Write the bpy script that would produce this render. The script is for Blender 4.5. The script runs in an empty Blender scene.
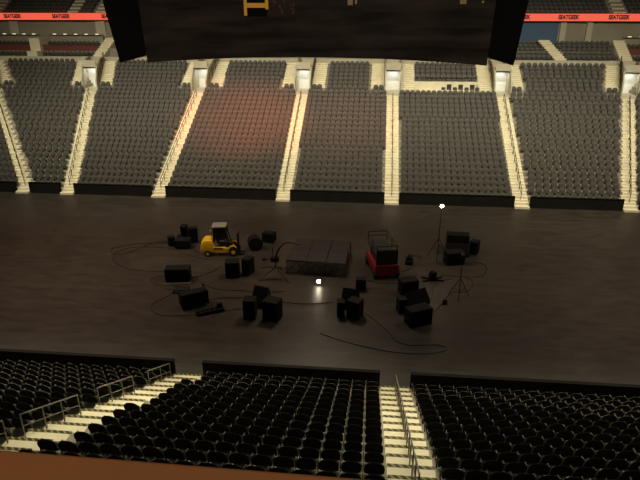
import bpy, bmesh, math, random
from mathutils import Matrix, Vector
random.seed(4)
scene = bpy.context.scene
COL = scene.collection
R = math.radians
H = 17.2                                   # eye height above the arena floor

# ------------------------------------------------------------------ materials
def mat(name, col, rough=.6, metal=0., spec=.5, emit=None, estr=0., noise=None):
    m = bpy.data.materials.new(name); m.use_nodes = True
    nt = m.node_tree; b = nt.nodes['Principled BSDF']
    b.inputs['Base Color'].default_value = (*col, 1)
    b.inputs['Roughness'].default_value = rough
    b.inputs['Metallic'].default_value = metal
    b.inputs['Specular IOR Level'].default_value = spec
    if emit:
        b.inputs['Emission Color'].default_value = (*emit, 1)
        b.inputs['Emission Strength'].default_value = estr
    if noise:
        scale, amt = noise
        tc = nt.nodes.new('ShaderNodeTexCoord'); nz = nt.nodes.new('ShaderNodeTexNoise')
        nz.inputs['Scale'].default_value = scale; nz.inputs['Detail'].default_value = 5
        nt.links.new(tc.outputs['Object'], nz.inputs['Vector'])
        rp = nt.nodes.new('ShaderNodeValToRGB')
        rp.color_ramp.elements[0].position = .3; rp.color_ramp.elements[1].position = .7
        rp.color_ramp.elements[0].color = (*[c*(1-amt) for c in col], 1)
        rp.color_ramp.elements[1].color = (*[min(1, c*(1+amt)) for c in col], 1)
        nt.links.new(nz.outputs['Fac'], rp.inputs['Fac'])
        nt.links.new(rp.outputs['Color'], b.inputs['Base Color'])
    return m

M = {}
M['seat'] = mat('seat_plastic', (.072, .066, .054), .55, spec=.35, noise=(3, .15))
M['pad'] = mat('seat_pad', (.060, .056, .047), .8, spec=.2)
M['arm'] = mat('seat_arm', (.085, .08, .065), .8, spec=.05)
M['shell'] = mat('seat_shell', (.015, .0145, .013), .9, spec=.02)
M['support'] = mat('seat_support', (.09, .09, .08), .6)
M['concrete'] = mat('terrace_concrete', (.27, .25, .185), .85, noise=(.8, .15))
M['cream'] = mat('cream_paint', (.74, .68, .47), .7, noise=(1.5, .08))
M['beige'] = mat('beige_wall', (.50, .46, .33), .8, noise=(.6, .1))
M['olive'] = mat('olive_wall', (.30, .275, .19), .8, noise=(.5, .12))
M['slate'] = mat('slate_wall', (.06, .12, .20), .7)
M['redbrown'] = mat('red_brown_panel', (.16, .045, .03), .5)
M['darkwall'] = mat('rink_wall', (.012, .0115, .0095), .8, spec=.08, noise=(1, .2))
M['black'] = mat('black_paint', (.010, .010, .010), .55)
M['blackm'] = mat('black_metal', (.014, .013, .012), .45, metal=.3)
M['grille'] = mat('speaker_grille', (.004, .004, .0045), .85, spec=.1)
M['case'] = mat('case_black', (.007, .007, .007), .75, spec=.15, noise=(6, .3))
M['steel'] = mat('rail_steel', (.20, .19, .155), .5, metal=.3)
M['darkrail'] = mat('dark_rail', (.05, .045, .035), .5, metal=.3)
M['edge'] = mat('case_edge', (.014, .014, .014), .6, spec=.2)
M['yellow'] = mat('yellow_paint', (.86, .50, .014), .35)
M['grey'] = mat('grey_paint', (.20, .20, .17), .5)
M['tire'] = mat('tire_rubber', (.008, .008, .008), .8)
M['baseboard'] = mat('base_board', (.045, .043, .03), .7)
M['red'] = mat('red_paint', (.20, .008, .011), .4)
M['deck'] = mat('stage_deck', (.016, .011, .009), .7, noise=(2, .3))
M['truss'] = mat('truss_metal', (.02, .019, .016), .5, metal=.4)
M['cable'] = mat('cable_rubber', (.008, .007, .006), .6)
M['ledge'] = mat('ledge_wood', (.32, .13, .05), .7, spec=.08, noise=(2, .06))
M['brown'] = mat('brown_hide', (.10, .045, .03), .7)
M['ribbon'] = mat('ribbon_display', (.05, .02, .01), .5, emit=(.86, .115, .062), estr=1.0)
M['ink'] = mat('display_ink', (.02, .005, .004), .6)
M['lamp'] = mat('lamp_glass', (1, 1, 1), .3, emit=(1, .88, .66), estr=45)
M['tinylamp'] = mat('shelf_lamp', (1, 1, 1), .3, emit=(1, .88, .62), estr=1.1)
M['reflY'] = mat('reflection_yellow', (.01, .01, .01), .5, emit=(.27, .12, .012), estr=1.0)  # colours of the painted reflections on the scoreboard screen
M['reflB'] = mat('reflection_beige', (.01, .01, .01), .5, emit=(.10, .065, .03), estr=1.0)
M['reflR'] = mat('reflection_red', (.01, .01, .01), .5, emit=(.028, .010, .008), estr=1.0)
M['reflK'] = mat('reflection_black', (.004, .004, .004), .5)
M['glow'] = mat('corridor_paint', (.85, .86, .82), .6)

def floor_material():
    m = bpy.data.materials.new('polished_concrete'); m.use_nodes = True
    nt = m.node_tree; b = nt.nodes['Principled BSDF']; L = nt.links
    tc = nt.nodes.new('ShaderNodeTexCoord')
    n1 = nt.nodes.new('ShaderNodeTexNoise'); n1.inputs['Scale'].default_value = .16; n1.inputs['Detail'].default_value = 6
    n2 = nt.nodes.new('ShaderNodeTexNoise'); n2.inputs['Scale'].default_value = 1.3; n2.inputs['Detail'].default_value = 8; n2.inputs['Roughness'].default_value = .7
    mp = nt.nodes.new('ShaderNodeMapping'); mp.inputs['Scale'].default_value = (.45, 1.4, 1)
    L.new(tc.outputs['Object'], n1.inputs['Vector']); L.new(tc.outputs['Object'], mp.inputs['Vector']); L.new(mp.outputs['Vector'], n2.inputs['Vector'])
    r1 = nt.nodes.new('ShaderNodeValToRGB'); r2 = nt.nodes.new('ShaderNodeValToRGB')
    r1.color_ramp.elements[0].position = .3; r1.color_ramp.elements[0].color = (.030, .026, .019, 1)
    r1.color_ramp.elements[1].position = .7; r1.color_ramp.elements[1].color = (.042, .034, .025, 1)
    r2.color_ramp.elements[0].position = .3; r2.color_ramp.elements[0].color = (.5, .5, .5, 1)
    r2.color_ramp.elements[1].position = .72; r2.color_ramp.elements[1].color = (1.45, 1.45, 1.45, 1)
    mx = nt.nodes.new('ShaderNodeMix'); mx.data_type = 'RGBA'; mx.blend_type = 'MULTIPLY'; mx.inputs[0].default_value = 1
    L.new(n1.outputs['Fac'], r1.inputs['Fac']); L.new(n2.outputs['Fac'], r2.inputs['Fac'])
    L.new(r1.outputs['Color'], mx.inputs[6]); L.new(r2.outputs['Color'], mx.inputs[7])
    L.new(mx.outputs[2], b.inputs['Base Color'])
    rr = nt.nodes.new('ShaderNodeMapRange'); rr.inputs['To Min'].default_value = .34; rr.inputs['To Max'].default_value = .55
    L.new(n2.outputs['Fac'], rr.inputs['Value']); L.new(rr.outputs['Result'], b.inputs['Roughness'])
    b.inputs['Specular IOR Level'].default_value = .35
    return m
M['floor'] = floor_material()

def hazard_material():
    m = bpy.data.materials.new('hazard_stripe'); m.use_nodes = True
    nt = m.node_tree; b = nt.nodes['Principled BSDF']; L = nt.links
    tc = nt.nodes.new('ShaderNodeTexCoord'); sp = nt.nodes.new('ShaderNodeSeparateXYZ')
    L.new(tc.outputs['Object'], sp.inputs[0])
    a = nt.nodes.new('ShaderNodeMath'); a.operation = 'ADD'; L.new(sp.outputs[0], a.inputs[0]); L.new(sp.outputs[1], a.inputs[1])
    d = nt.nodes.new('ShaderNodeMath'); d.operation = 'DIVIDE'; d.inputs[1].default_value = .22; L.new(a.outputs[0], d.inputs[0])
    f = nt.nodes.new('ShaderNodeMath'); f.operation = 'FRACT'; L.new(d.outputs[0], f.inputs[0])
    g = nt.nodes.new('ShaderNodeMath'); g.operation = 'GREATER_THAN'; g.inputs[1].default_value = .40; L.new(f.outputs[0], g.inputs[0])
    mx = nt.nodes.new('ShaderNodeMix'); mx.data_type = 'RGBA'
    mx.inputs[6].default_value = (.26, .205, .015, 1); mx.inputs[7].default_value = (.012, .012, .010, 1)
    L.new(g.outputs[0], mx.inputs[0]); L.new(mx.outputs[2], b.inputs['Base Color'])
    b.inputs['Roughness'].default_value = .7
    return m
M['hazard'] = hazard_material()

def screen_material():
    m = bpy.data.materials.new('video_screen'); m.use_nodes = True
    nt = m.node_tree; b = nt.nodes['Principled BSDF']; L = nt.links
    b.inputs['Base Color'].default_value = (.006, .005, .005, 1); b.inputs['Roughness'].default_value = .3
    b.inputs['Specular IOR Level'].default_value = .2
    tc = nt.nodes.new('ShaderNodeTexCoord'); mp = nt.nodes.new('ShaderNodeMapping'); mp.inputs['Scale'].default_value = (.22, .22, 1.7)
    nz = nt.nodes.new('ShaderNodeTexNoise'); nz.inputs['Scale'].default_value = 1.; nz.inputs['Detail'].default_value = 4
    L.new(tc.outputs['Object'], mp.inputs['Vector']); L.new(mp.outputs['Vector'], nz.inputs['Vector'])
    rp = nt.nodes.new('ShaderNodeValToRGB')
    rp.color_ramp.elements[0].position = .35; rp.color_ramp.elements[0].color = (.0035, .0027, .002, 1)
    rp.color_ramp.elements[1].position = .7; rp.color_ramp.elements[1].color = (.015, .0095, .006, 1)  # brown glow stands in for the floor reflected in the screen
    L.new(nz.outputs['Fac'], rp.inputs['Fac']); L.new(rp.outputs['Color'], b.inputs['Emission Color'])
    b.inputs['Emission Strength'].default_value = 1.
    return m
M['screen'] = screen_material()

# ------------------------------------------------------------------ mesh helpers
class MB:
    def __init__(s): s.v = []; s.f = []; s.mi = []; s.m = 0; s.T = None
    def add(s, vs, fs):
        n = len(s.v)
        s.v += [tuple(s.T @ Vector(p)) for p in vs] if s.T else [tuple(p) for p in vs]
        s.f += [tuple(i+n for i in f) for f in fs]; s.mi += [s.m]*len(fs)
    def box(s, c, d, T=None):
        x, y, z = [k/2 for k in d]
        vs = [Vector((a*x, b*y, e*z)) for e in (-1, 1) for b in (-1, 1) for a in (-1, 1)]
        vs = [(T @ p if T else p) + Vector(c) for p in vs]
        s.add(vs, [(0, 2, 3, 1), (4, 5, 7, 6), (0, 1, 5, 4), (2, 6, 7, 3), (0, 4, 6, 2), (1, 3, 7, 5)])
    def bb(s, x0, x1, y0, y1, z0, z1): s.box(((x0+x1)/2, (y0+y1)/2, (z0+z1)/2), (x1-x0, y1-y0, z1-z0))
    def bev(s, c, d, b=.03, T=None):                       # box with chamfered edges
        bm = bmesh.new(); bmesh.ops.create_cube(bm, size=1)
        for v in bm.verts: v.co = Vector((v.co.x*d[0], v.co.y*d[1], v.co.z*d[2]))
        bmesh.ops.bevel(bm, geom=bm.edges[:], offset=b, segments=2, affect='EDGES', profile=.5)
        bm.verts.index_update()
        s.add([(T @ v.co if T else v.co) + Vector(c) for v in bm.verts], [[v.index for v in f.verts] for f in bm.faces]); bm.free()
    def prism(s, pts, x0, x1, T=None):                     # pts in (y,z), extruded along x
        n = len(pts)
        vs = [Vector((x0, p[0], p[1])) for p in pts] + [Vector((x1, p[0], p[1])) for p in pts]
        if T: vs = [T @ p for p in vs]
        fs = [tuple(range(n)), tuple(range(2*n-1, n-1, -1))] + [(i, i+n, (i+1) % n+n, (i+1) % n) for i in range(n)]
        s.add(vs, fs)
    def cyl(s, p0, p1, r0, r1=None, n=10):
        r1 = r0 if r1 is None else r1
        p0 = Vector(p0); p1 = Vector(p1); d = (p1-p0).normalized()
        u = d.orthogonal().normalized(); w = d.cross(u)
        vs = []
        for p, r in ((p0, r0), (p1, r1)):
            vs += [p + u*r*math.cos(2*math.pi*i/n) + w*r*math.sin(2*math.pi*i/n) for i in range(n)]
        fs = [(i, (i+1) % n, (i+1) % n+n, i+n) for i in range(n)] + [tuple(range(n-1, -1, -1)), tuple(range(n, 2*n))]
        s.add(vs, fs)
    def tube(s, path, r, n=6):
        P = [Vector(p) for p in path]; vs = []; fs = []
        for i, p in enumerate(P):
            d = (P[min(i+1, len(P)-1)] - P[max(i-1, 0)]).normalized()
            u = d.cross(Vector((0, 0, 1)))
            if u.length < 1e-3: u = Vector((1, 0, 0))
            u.normalize(); w = u.cross(d)
            vs += [p + u*r*math.cos(2*math.pi*k/n) + w*r*math.sin(2*math.pi*k/n) for k in range(n)]
        for i in range(len(P)-1):
            fs += [(i*n+k, i*n+(k+1) % n, (i+1)*n+(k+1) % n, (i+1)*n+k) for k in range(n)]
        fs += [tuple(range(n-1, -1, -1)), tuple(range((len(P)-1)*n, len(P)*n))]
        s.add(vs, fs)
    def build(s, name, mats, parent=None, smooth=False, loc=None):
        me = bpy.data.meshes.new(name); me.from_pydata(s.v, [], s.f)
        for m in (mats if isinstance(mats, (list, tuple)) else [mats]): me.materials.append(m)
        if s.mi and max(s.mi) > 0: me.polygons.foreach_set('material_index', s.mi)
        bm = bmesh.new(); bm.from_mesh(me); bmesh.ops.recalc_face_normals(bm, faces=bm.faces[:]); bm.to_mesh(me); bm.free()
        if smooth: me.polygons.foreach_set('use_smooth', [True]*len(me.polygons))
        me.update()
        o = bpy.data.objects.new(name, me); COL.objects.link(o)
        if parent: o.parent = parent
        if loc: o.location = loc
        return o

def tag(o, label, cat, group=None, kind=None):
    if label: o['label'] = label
    if cat: o['category'] = cat
    if group: o['group'] = group
    if kind: o['kind'] = kind
    return o
def thing(name, label, cat, loc=(0, 0, 0), rz=0, group=None):
    o = bpy.data.objects.new(name, None); COL.objects.link(o)
    o.location = loc; o.rotation_euler = (0, 0, R(rz)); o.empty_display_size = .2
    return tag(o, label, cat, group)
def struct(mb, name, m, label=None, cat=None):
    o = mb.build(name, m); o['kind'] = 'structure'
    if label: o['label'] = label
    if cat: o['category'] = cat
    return o
def rot(rx=0, ry=0, rz=0): return (Matrix.Rotation(R(rz), 3, 'Z') @ Matrix.Rotation(R(ry), 3, 'Y') @ Matrix.Rotation(R(rx), 3, 'X'))

# ------------------------------------------------------------------ camera
YAW, PITCH, FPX = R(5.5), R(22.6), 565.
cd = bpy.data.cameras.new('camera'); cam = bpy.data.objects.new('camera', cd); COL.objects.link(cam)
cam.location = (0, 0, H); cam.rotation_euler = (math.pi/2-PITCH, 0, YAW)
cd.sensor_width = 36; cd.lens = FPX/640*36; cd.clip_start = .1; cd.clip_end = 400
scene.camera = cam
def proj(X, Y, Z):
    Z -= H
    x = X*math.cos(YAW)+Y*math.sin(YAW); y0 = -X*math.sin(YAW)+Y*math.cos(YAW)
    d = y0*math.cos(PITCH)-Z*math.sin(PITCH); u = y0*math.sin(PITCH)+Z*math.cos(PITCH)
    return 320+FPX*x/d, 240-FPX*u/d

# ------------------------------------------------------------------ stand geometry
RD, RR = .8, .37                          # row depth and rise
FY0, NY0 = 50.7, 22.4                     # nose of row 0 of the far and near stands
NF, NN = 28, 15                           # rows
XCUT = 20                                 # row level with the vomitory mouths
def fz(r): return .38 + RR*r
def fy(r): return FY0 + RD*r
def ny(r): return NY0 - RD*r

# far aisles: centre x at the bottom and at row 20
AIS = [(-34.4, -46.0), (-29.8, -34.0), (-20.55, -20.8), (-8.4, -8.5), (1.85, 1.95), (13.7, 14.2), (23.25, 27.7)]
AW = .66
def ax(i, r): a, b = AIS[i]; return a + (b-a)*r/19.
def vx(i, r=20): return ax(i, r)
def vxy(i, y): return ax(i, (y-FY0)/RD)

mb = MB(); mb.bb(-75, 60, 22.3, 50.9, -.3, 0); struct(mb, 'floor', M['floor'])

# far terrace: stepped concrete
mb = MB()
for r in range(NF):
    mb.bb(-75, 60, fy(r), fy(NF)+.2, fz(r)-RR-.05 if r else 0, fz(r)) if r < XCUT else None
WX0, WX1 = 4.45, 11.75                    # the open wheelchair platform right of the fifth aisle
def cutouts(r):
    cs = [(vx(i, r)-.95, vx(i, r)+.95, NF) for i in range(7)] + [(WX0, WX1, XCUT+3)]
    return sorted(cs)
for r in range(XCUT, NF):
    x = -75
    for a, b, top in cutouts(r):
        if r >= top: continue
        mb.bb(x, a, fy(r), fy(NF)+.2, fz(r)-RR-.05, fz(r)); x = b
    mb.bb(x, 60, fy(r), fy(NF)+.2, fz(r)-RR-.05, fz(r))
struct(mb, 'floor_far_terrace', M['concrete'])

# far rink wall between the aisles
xs = [-75] + [v for i in range(7) for v in (ax(i, 0)-AW-.02, ax(i, 0)+AW+.02)] + [60]
for k in range(0, len(xs), 2):
    mb = MB(); mb.bb(xs[k], xs[k+1], 50.5, 50.62, 0, 1.06); mb.bb(xs[k], xs[k+1], 50.46, 50.66, 1.06, 1.10)
    struct(mb, 'wall_far_rink', M['darkwall'])

# far aisle stairs
for i in range(7):
    mb = MB()
    mb.bb(ax(i, 0)-AW, ax(i, 0)+AW, 50.2, 50.72, 0, .19)
    for r in range(XCUT):
        x = ax(i, r)
        mb.bb(x-AW, x+AW, fy(r)-.01, fy(r)+.45, fz(r)-RR-.02, fz(r)+.012)
        mb.bb(x-AW, x+AW, fy(r)+.4, fy(r)+.86, fz(r)-.02, fz(r)+.19)
    struct(mb, 'stair_far', M['cream'])
    # stairs flanking the vomitory
    if True:
        for s in (-1, 1):
            mb = MB()
            lo = XCUT+2 if not (i == 4 and s == 1) and not (i == 5 and s == -1) else XCUT
            for r in [XCUT] + list(range(lo, NF)):
                x0, x1 = sorted((vx(i, r)+s*1.02, vx(i, r)+s*2.55))
                mb.bb(x0, x1, fy(r)-.01, fy(r)+.45, fz(r)-RR-.02, fz(r)+.012)
                if r >= lo: mb.bb(x0, x1, fy(r)+.4, fy(r)+.86, fz(r)-.02, fz(r)+.19)
                else: mb.bb(x0, x1, fy(r)+.4, fy(r)+.86, fz(r)-.2, fz(r)+.014)
            struct(mb, 'stair_vomitory', M['cream'])

# vomitories: a tunnel mouth in the seating, a lit corridor behind it
zt = fz(XCUT)+.02
for i in range(7):
    mb = MB(); y0 = fy(XCUT)+.1; y1 = fy(NF)+.1
    def slab(prof, d0, d1):              # (y, z) outline, sheared along the aisle
        n = len(prof); vs = [(vxy(i, p[0])+d, p[0], p[1]) for d in (d0, d1) for p in prof]
        mb.add(vs, [tuple(range(n)), tuple(range(2*n-1, n-1, -1))] + [(k, k+n, (k+1) % n+n, (k+1) % n) for k in range(n)])
    side = [(y0, zt), (y1, zt), (y1, fz(NF)+.3), (fy(NF)-2.5, fz(NF)+.3), (y0+1.3, zt+2.5), (y0, zt+1.1)]
    slab(side, -.97, -.82); slab(side, .82, .97)
    slab([(y0-.12, zt-.3), (y1+2.5, zt-.3), (y1+2.5, zt), (y0-.12, zt)], -.95, .95)      # tunnel floor
    slab([(y0+1.4, zt+2.3), (y1+1, zt+2.3), (y1+1, zt+2.45), (y0+1.4, zt+2.45)], -.83, .83)   # soffit
    slab([(y0+1.4, zt+2.3), (y0+1.6, zt+2.3), (y0+1.6, fz(NF)+.3), (y0+1.4, fz(NF)+.3)], -.83, .83)   # lintel
    struct(mb, 'wall_vomitory', M['beige'])
    mb = MB(); slab([(y0+3.2, zt), (y0+3.35, zt), (y0+3.35, zt+2.3), (y0+3.2, zt+2.3)], -.83, .83)
    struct(mb, 'wall_corridor', M['glow'])
    ld = bpy.data.lights.new('corridor_light', 'AREA'); ld.energy = 20; ld.size = .9; ld.color = (1, .98, .9)
    lo = bpy.data.objects.new('corridor_light', ld); COL.objects.link(lo); lo.location = (vxy(i, y0+2.6), y0+2.4, zt+2.28)

# wheelchair platform
mb = MB(); mb.bb(WX0, WX1, fy(XCUT)-.02, fy(XCUT+3)+.02, fz(XCUT)-.4, fz(XCUT)+.012); struct(mb, 'floor_platform', M['cream'])
mb = MB(); mb.bb(WX0, WX1, fy(XCUT+3)-.06, fy(XCUT+3)+.02, fz(XCUT), fz(XCUT+3)+.03); struct(mb, 'wall_platform', M['cream'])

# top parapet and the tier behind it
PY = fy(NF)
xs = [-75] + [v for i in range(7) for v in (vx(i)-2.6, vx(i)+2.6)] + [60]
mb = MB(); mb.bb(-75, 60, PY+.25, PY+.45, 10.2, 11.02); struct(mb, 'wall_parapet', M['beige'])
mb = MB()
mb.bb(-75, 60, PY+.45, PY+2.1, 9.6, 10.7)
mb.bb(-75, 60, PY+2.1, PY+7.8, 9.6, 11.9)
struct(mb, 'floor_upper_tier', M['concrete'])
mb = MB(); mb.bb(-75, 60, 78.5, 78.7, 11.9, 15.4); struct(mb, 'wall_back', M['olive'])
mb = MB(); mb.bb(15.2, 22.6, 78.4, 78.5, 12.6, 15.28); struct(mb, 'wall_slate', M['slate'])
mb = MB(); mb.bb(-75, 60, 78.1, 84.5, 15.28, 15.4); struct(mb, 'ceiling_soffit', M['olive'])
for x0, x1 in ((-50.3, -49.0), (-38.0, -36.7), (22.8, 23.5), (26.0, 26.7), (45, 46)):
    mb = MB(); mb.bb(x0, x1, 78.25, 78.5, 11.9, 15.28); struct(mb, 'column', M['beige'])

# lodge boxes on the left and right: front panels, red-brown counters, drink shelf with lamps
def lodge(x0, x1, side, ndx, nm):
    y = PY+2.12
    t = thing('lodge_counter', 'red-brown counter panel of the ' + nm, 'counter', ((x0+x1)/2, y, 11.0), 0, 'lodge counters')
    w = (x1-x0)/2
    p = MB(); p.bb(-w, w, -.06, .0, .58, 1.28); p.build('panel', M['redbrown'], t)
    p = MB(); p.bb(-w, w, -.14, .16, 1.28, 1.34); p.build('counter_top', M['brown'], t)
    t = thing('drink_shelf', 'olive shelf with small lamps behind the ' + nm, 'shelf', ((x0+x1)/2, 77.3, 11.9), 0, 'lodge drink shelves')
    p = MB(); p.bb(-w, w, 0, .12, 0, 1.55); p.build('panel', M['olive'], t)
    p = MB(); p.bb(-w, w, -.3, .35, 1.55, 1.62); p.build('shelf_top', M['concrete'], t)
    n = max(3, int((x1-x0)/1.35)); m = MB()
    for k in range(n):
        xx = -w + (k+.5)*(x1-x0)/n
        p = MB(); p.box((xx, -.1, 1.66), (.42, .1, .06)); p.build('shelf_lamp', M['tinylamp'], t)
lodges = [(-61, -45.65, 'left', 1, 'lodge at the left edge of the picture'), (-44.15, -36.7, 'left', 2, 'upper left lodge beside the scoreboard'),
          (30.2, 40.0, 'right', 3, 'lodge at the upper right edge of the picture')]
for l in lodges: lodge(*l)
mb = MB()
mb.bb(-45.6, -44.2, PY+.5, PY+1.5, 10.6, 11.6); mb.bb(-45.6, -44.2, PY+1.5, 77.2, 10.6, 13.15)
struct(mb, 'stair_lodge', M['cream'])
def lodge_stair(xb, xt):
    mb = MB()
    for k in range(9):
        x = xb + (xt-xb)*k/8
        mb.bb(x-.7, x+.7, PY+.5+k*.38, 77.2, 11.0+k*.24, 11.24+k*.24)
    struct(mb, 'stair_lodge', M['cream'])
lodge_stair(-35.9, -35.4); lodge_stair(22.0, 20.6); lodge_stair(29.6, 29.5)

# upper deck above the ribbon board
mb = MB()
for k in range(6): mb.bb(-75, 60, 78.2+k*.8, 84, 15.4, 15.75+k*.45)
struct(mb, 'floor_upper_deck', M['concrete'])
for x in (-37.3, -41.3, -52.5, 17.2, 29.9, 5, -12, -25):
    mb = MB()
    for k in range(6): mb.bb(x-.75, x+.75, 78.25+k*.8, 79.1+k*.8, 15.4, 15.95+k*.45)
    struct(mb, 'stair_upper_deck', M['cream'])
rb = thing('ribbon_board', 'long orange display board along the upper deck front with repeated dark lettering', 'display board', (-7.5, 78, 15.33))
mb = MB(); mb.bb(-67.5, 67.5, -.02, .14, 0, .86); mb.build('display_face', M['ribbon'], rb)
mb = MB(); mb.bb(-67.5, 67.5, -.06, .2, .86, .92); mb.bb(-67.5, 67.5, -.06, .2, -.06, 0); mb.build('frame', M['ink'], rb)
def word(txt, size):
    cu = bpy.data.curves.new('lettering', 'FONT'); cu.body = txt; cu.size = size; cu.align_x = 'CENTER'; cu.align_y = 'CENTER'; cu.offset = .03; cu.extrude = .008
    o = bpy.data.objects.new('lettering', cu); COL.objects.link(o)
    dg = bpy.context.evaluated_depsgraph_get(); me = bpy.data.meshes.new_from_object(o.evaluated_get(dg))
    bpy.data.objects.remove(o); bpy.data.curves.remove(cu); me.materials.clear(); me.materials.append(M['ink']); return me
wm = word('SEATGEEK', .68)
for v in wm.vertices: v.co.x *= .78
for x in (-56.2, -49.4, -42.5, -35.6, -28.7, -21.8, -14.9, -8, -1, 6, 12.2, 17.6, 23.5, 29.5, 35.5):
    o = bpy.data.objects.new('lettering', wm); COL.objects.link(o); o.parent = rb
    o.location = (x+7.5, -.035, .43); o.rotation_euler = (math.pi/2, 0, 0)

# ------------------------------------------------------------------ seats
def back_shell(nu, nv, w=.57, z0=.34, z1=.87, th=.05, y0=.20, lean=.14, bow=.05):
    """closed seat-back shell with an arched top; seat faces -y"""
    vs = []; fs = []
    for s in (0, 1):
        for j in range(nv+1):
            for i in range(nu+1):
                u = math.sin(math.pi/2*(-1+2*i/nu))
                top = z0+(z1-z0)*(.52+.48*(max(0, 1-abs(u)**2.1))**.5)
                t = j/nv; z = z0+(top-z0)*t
                hw = w/2*(1-.04*(1-t))
                y = y0+lean*t - bow*(u*u) + (th if s else 0) - (th*.7*(t**4) if s else 0)
                vs.append((u*hw, y, z))
    n = (nu+1)*(nv+1)
    for j in range(nv):
        for i in range(nu):
            a = j*(nu+1)+i; fs.append((a, a+1, a+nu+2, a+nu+1))
    for j in range(nv):
        for i in range(nu):
            a = j*(nu+1)+i; fs.append((n+a, n+a+nu+1, n+a+nu+2, n+a+1))
    rim = [i for i in range(nu+1)] + [j*(nu+1)+nu for j in range(1, nv+1)] + [nv*(nu+1)+i for i in range(nu-1, -1, -1)] + [j*(nu+1) for j in range(nv-1, 0, -1)]
    for k in range(len(rim)):
        a, b = rim[k], rim[(k+1) % len(rim)]; fs.append((a, a+n, b+n, b))
    return vs, fs

# far / near positions ------------------------------------------------
SP = .63                                  # seat pitch of the near stand
def row_seats(xa, xb, SP=.60):
    n = int((xb-xa)/SP+.12)
    if n <= 0: return []
    off = ((xb-xa)-n*SP)/2
    return [xa+off+(k+.5)*SP for k in range(n)]
far = []                                  # (x, y, z, facing)
def inview(x, y, z, m=75): px, py = proj(x, y, z); return -m < px < 640+m
for r in range(NF-1):
    lo = r < XCUT
    for b in range(8):
        if lo:
            xa = ax(b-1, r)+AW+.04 if b else -75
            xb = ax(b, r)-AW-.04 if b < 7 else 60
        else:
            g = 2.6
            xa = vx(b-1, r)+g if b else -75
            xb = vx(b, r)-g if b < 7 else 60
            if b == 5 and r < XCUT+3: continue
        for x in row_seats(xa, xb, .70 if b in (1, 6) else .60):
            if inview(x, fy(r), fz(r)): far.append((x, fy(r)+.3, fz(r), 1))
    if r == XCUT:
        for i in range(7):
            for s in (-1, 1):
                if (i == 4 and s == 1) or (i == 5 and s == -1): continue
                for q in (1.35, 1.95):
                    x = vx(i)+s*q
                    if inview(x, fy(r), fz(r)): far.append((x, fy(r)+.3+.3, fz(r)+.02, 1))
# tier behind the parapet
for x in row_seats(-62, -45.7)+row_seats(-44.1, -36.8)+row_seats(30.3, 40):
    if inview(x, PY+1, 11):
        far.append((x, PY+1.3, 10.7, 1)); far.append((x, PY+3.0, 11.9, 1))
steps = MB()
for k in range(5):
    y = PY+.7+.78*k; z = 10.75+.36*k
    steps.bb(15.0, 28.8, y-.1, 77.4, 10.9, z)
    s = (1.4*k/8)
    for x in row_seats(15, 21.2-s)+row_seats(22.75-s, 28.8):
        far.append((x, y+.25, z, 1))
struct(steps, 'floor_side_tier', M['concrete'])
for k in range(5):
    for x in row_seats(-62, 40):
        if all(abs(x-q) > 1.05 for q in (-37.3, -41.3, -52.5, 17.2, 29.9, 5, -12, -25)) and inview(x, 79, 16):
            far.append((x, 78.55+.8*k, 15.75+.45*k, 1))

# near blocks: the aisle edges (left block / left stair / middle block / centre stair / right block)
def nl(r): return -9.35 - 1.55*r/12.0     # left edge of the left stair
def nlr(r): return nl(r)+1.42
CL, CR = .72, 2.10
near = []                                 # (x, y, z, block, row, index-from-stair)
for r in range(NN):
    y = ny(r)-.5; z = fz(r)
    for k in range(40):
        x = nl(r)-.10-(k+.5)*SP
        if x > -30 and proj(x, y, z+.9)[0] > -150: near.append((x, y, z, 'left', r, k))
    k = 0; x = CL-.06-.5*SP
    while x-.5*SP > nlr(r)+.02:
        near.append((x, y, z, 'middle', r, k)); k += 1; x -= SP
    for k in range(40):
        x = CR+.06+(k+.5)*SP
        if x < 24 and proj(x, y, z+.9)[0] < 840: near.append((x, y, z, 'right', r, k))
def visible(s):
    px, py = proj(s[0], s[1], s[2]+.85)
    return -4 < px < 644 and py < min(484, 455+.087*px)
vis = sorted([s for s in near if visible(s)], key=lambda s: s[0]**2+s[1]**2+(s[2]-H)**2)
heroes = vis[:300]; hs = set((s[3], s[4], s[5]) for s in heroes)
rest = [s for s in near if (s[3], s[4], s[5]) not in hs]

# one seat of the kind, with its parts; faces -y (far stand); near copies are turned round
ORD = ['first', 'second', 'third', 'fourth', 'fifth', 'sixth', 'seventh', 'eighth', 'ninth', 'tenth', 'eleventh', 'twelfth', 'thirteenth', 'fourteenth', 'fifteenth', 'sixteenth',
       'seventeenth', 'eighteenth', 'nineteenth', 'twentieth'] + ['twenty-'+w for w in ('first', 'second', 'third', 'fourth', 'fifth', 'sixth', 'seventh', 'eighth', 'ninth')] + ['thirtieth'] + ['thirty-'+w for w in ('first', 'second', 'third', 'fourth', 'fifth', 'sixth', 'seventh', 'eighth', 'ninth')] + ['fortieth']
def make_seat():
    t = thing('stadium_seat', 'x', 'seat')
    m = MB(); m.add(*back_shell(14, 5)); m.mi = [0]*70 + [1]*(len(m.f)-70); bo = m.build('backrest', [M['seat'], M['shell']], t); bo.data.polygons.foreach_set('use_smooth', [i < 140 for i in range(len(bo.data.polygons))])
    m = MB(); m.bev((0, .15, .47), (.47, .11, .28), .04, rot(rx=-12)); m.build('seat_pan', M['pad'], t, smooth=False)
    m = MB()
    m.bev((.312, .10, .57), (.035, .2, .045), .012); m.box((.312, .15, .38), (.03, .08, .48)); m.build('armrest', M['arm'], t)
    m = MB(); m.box((0, .24, .20), (.34, .05, .40)); m.box((0, .2, .015), (.42, .16, .03)); m.build('support', M['support'], t)
    return t
proto = make_seat(); first = True
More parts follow.
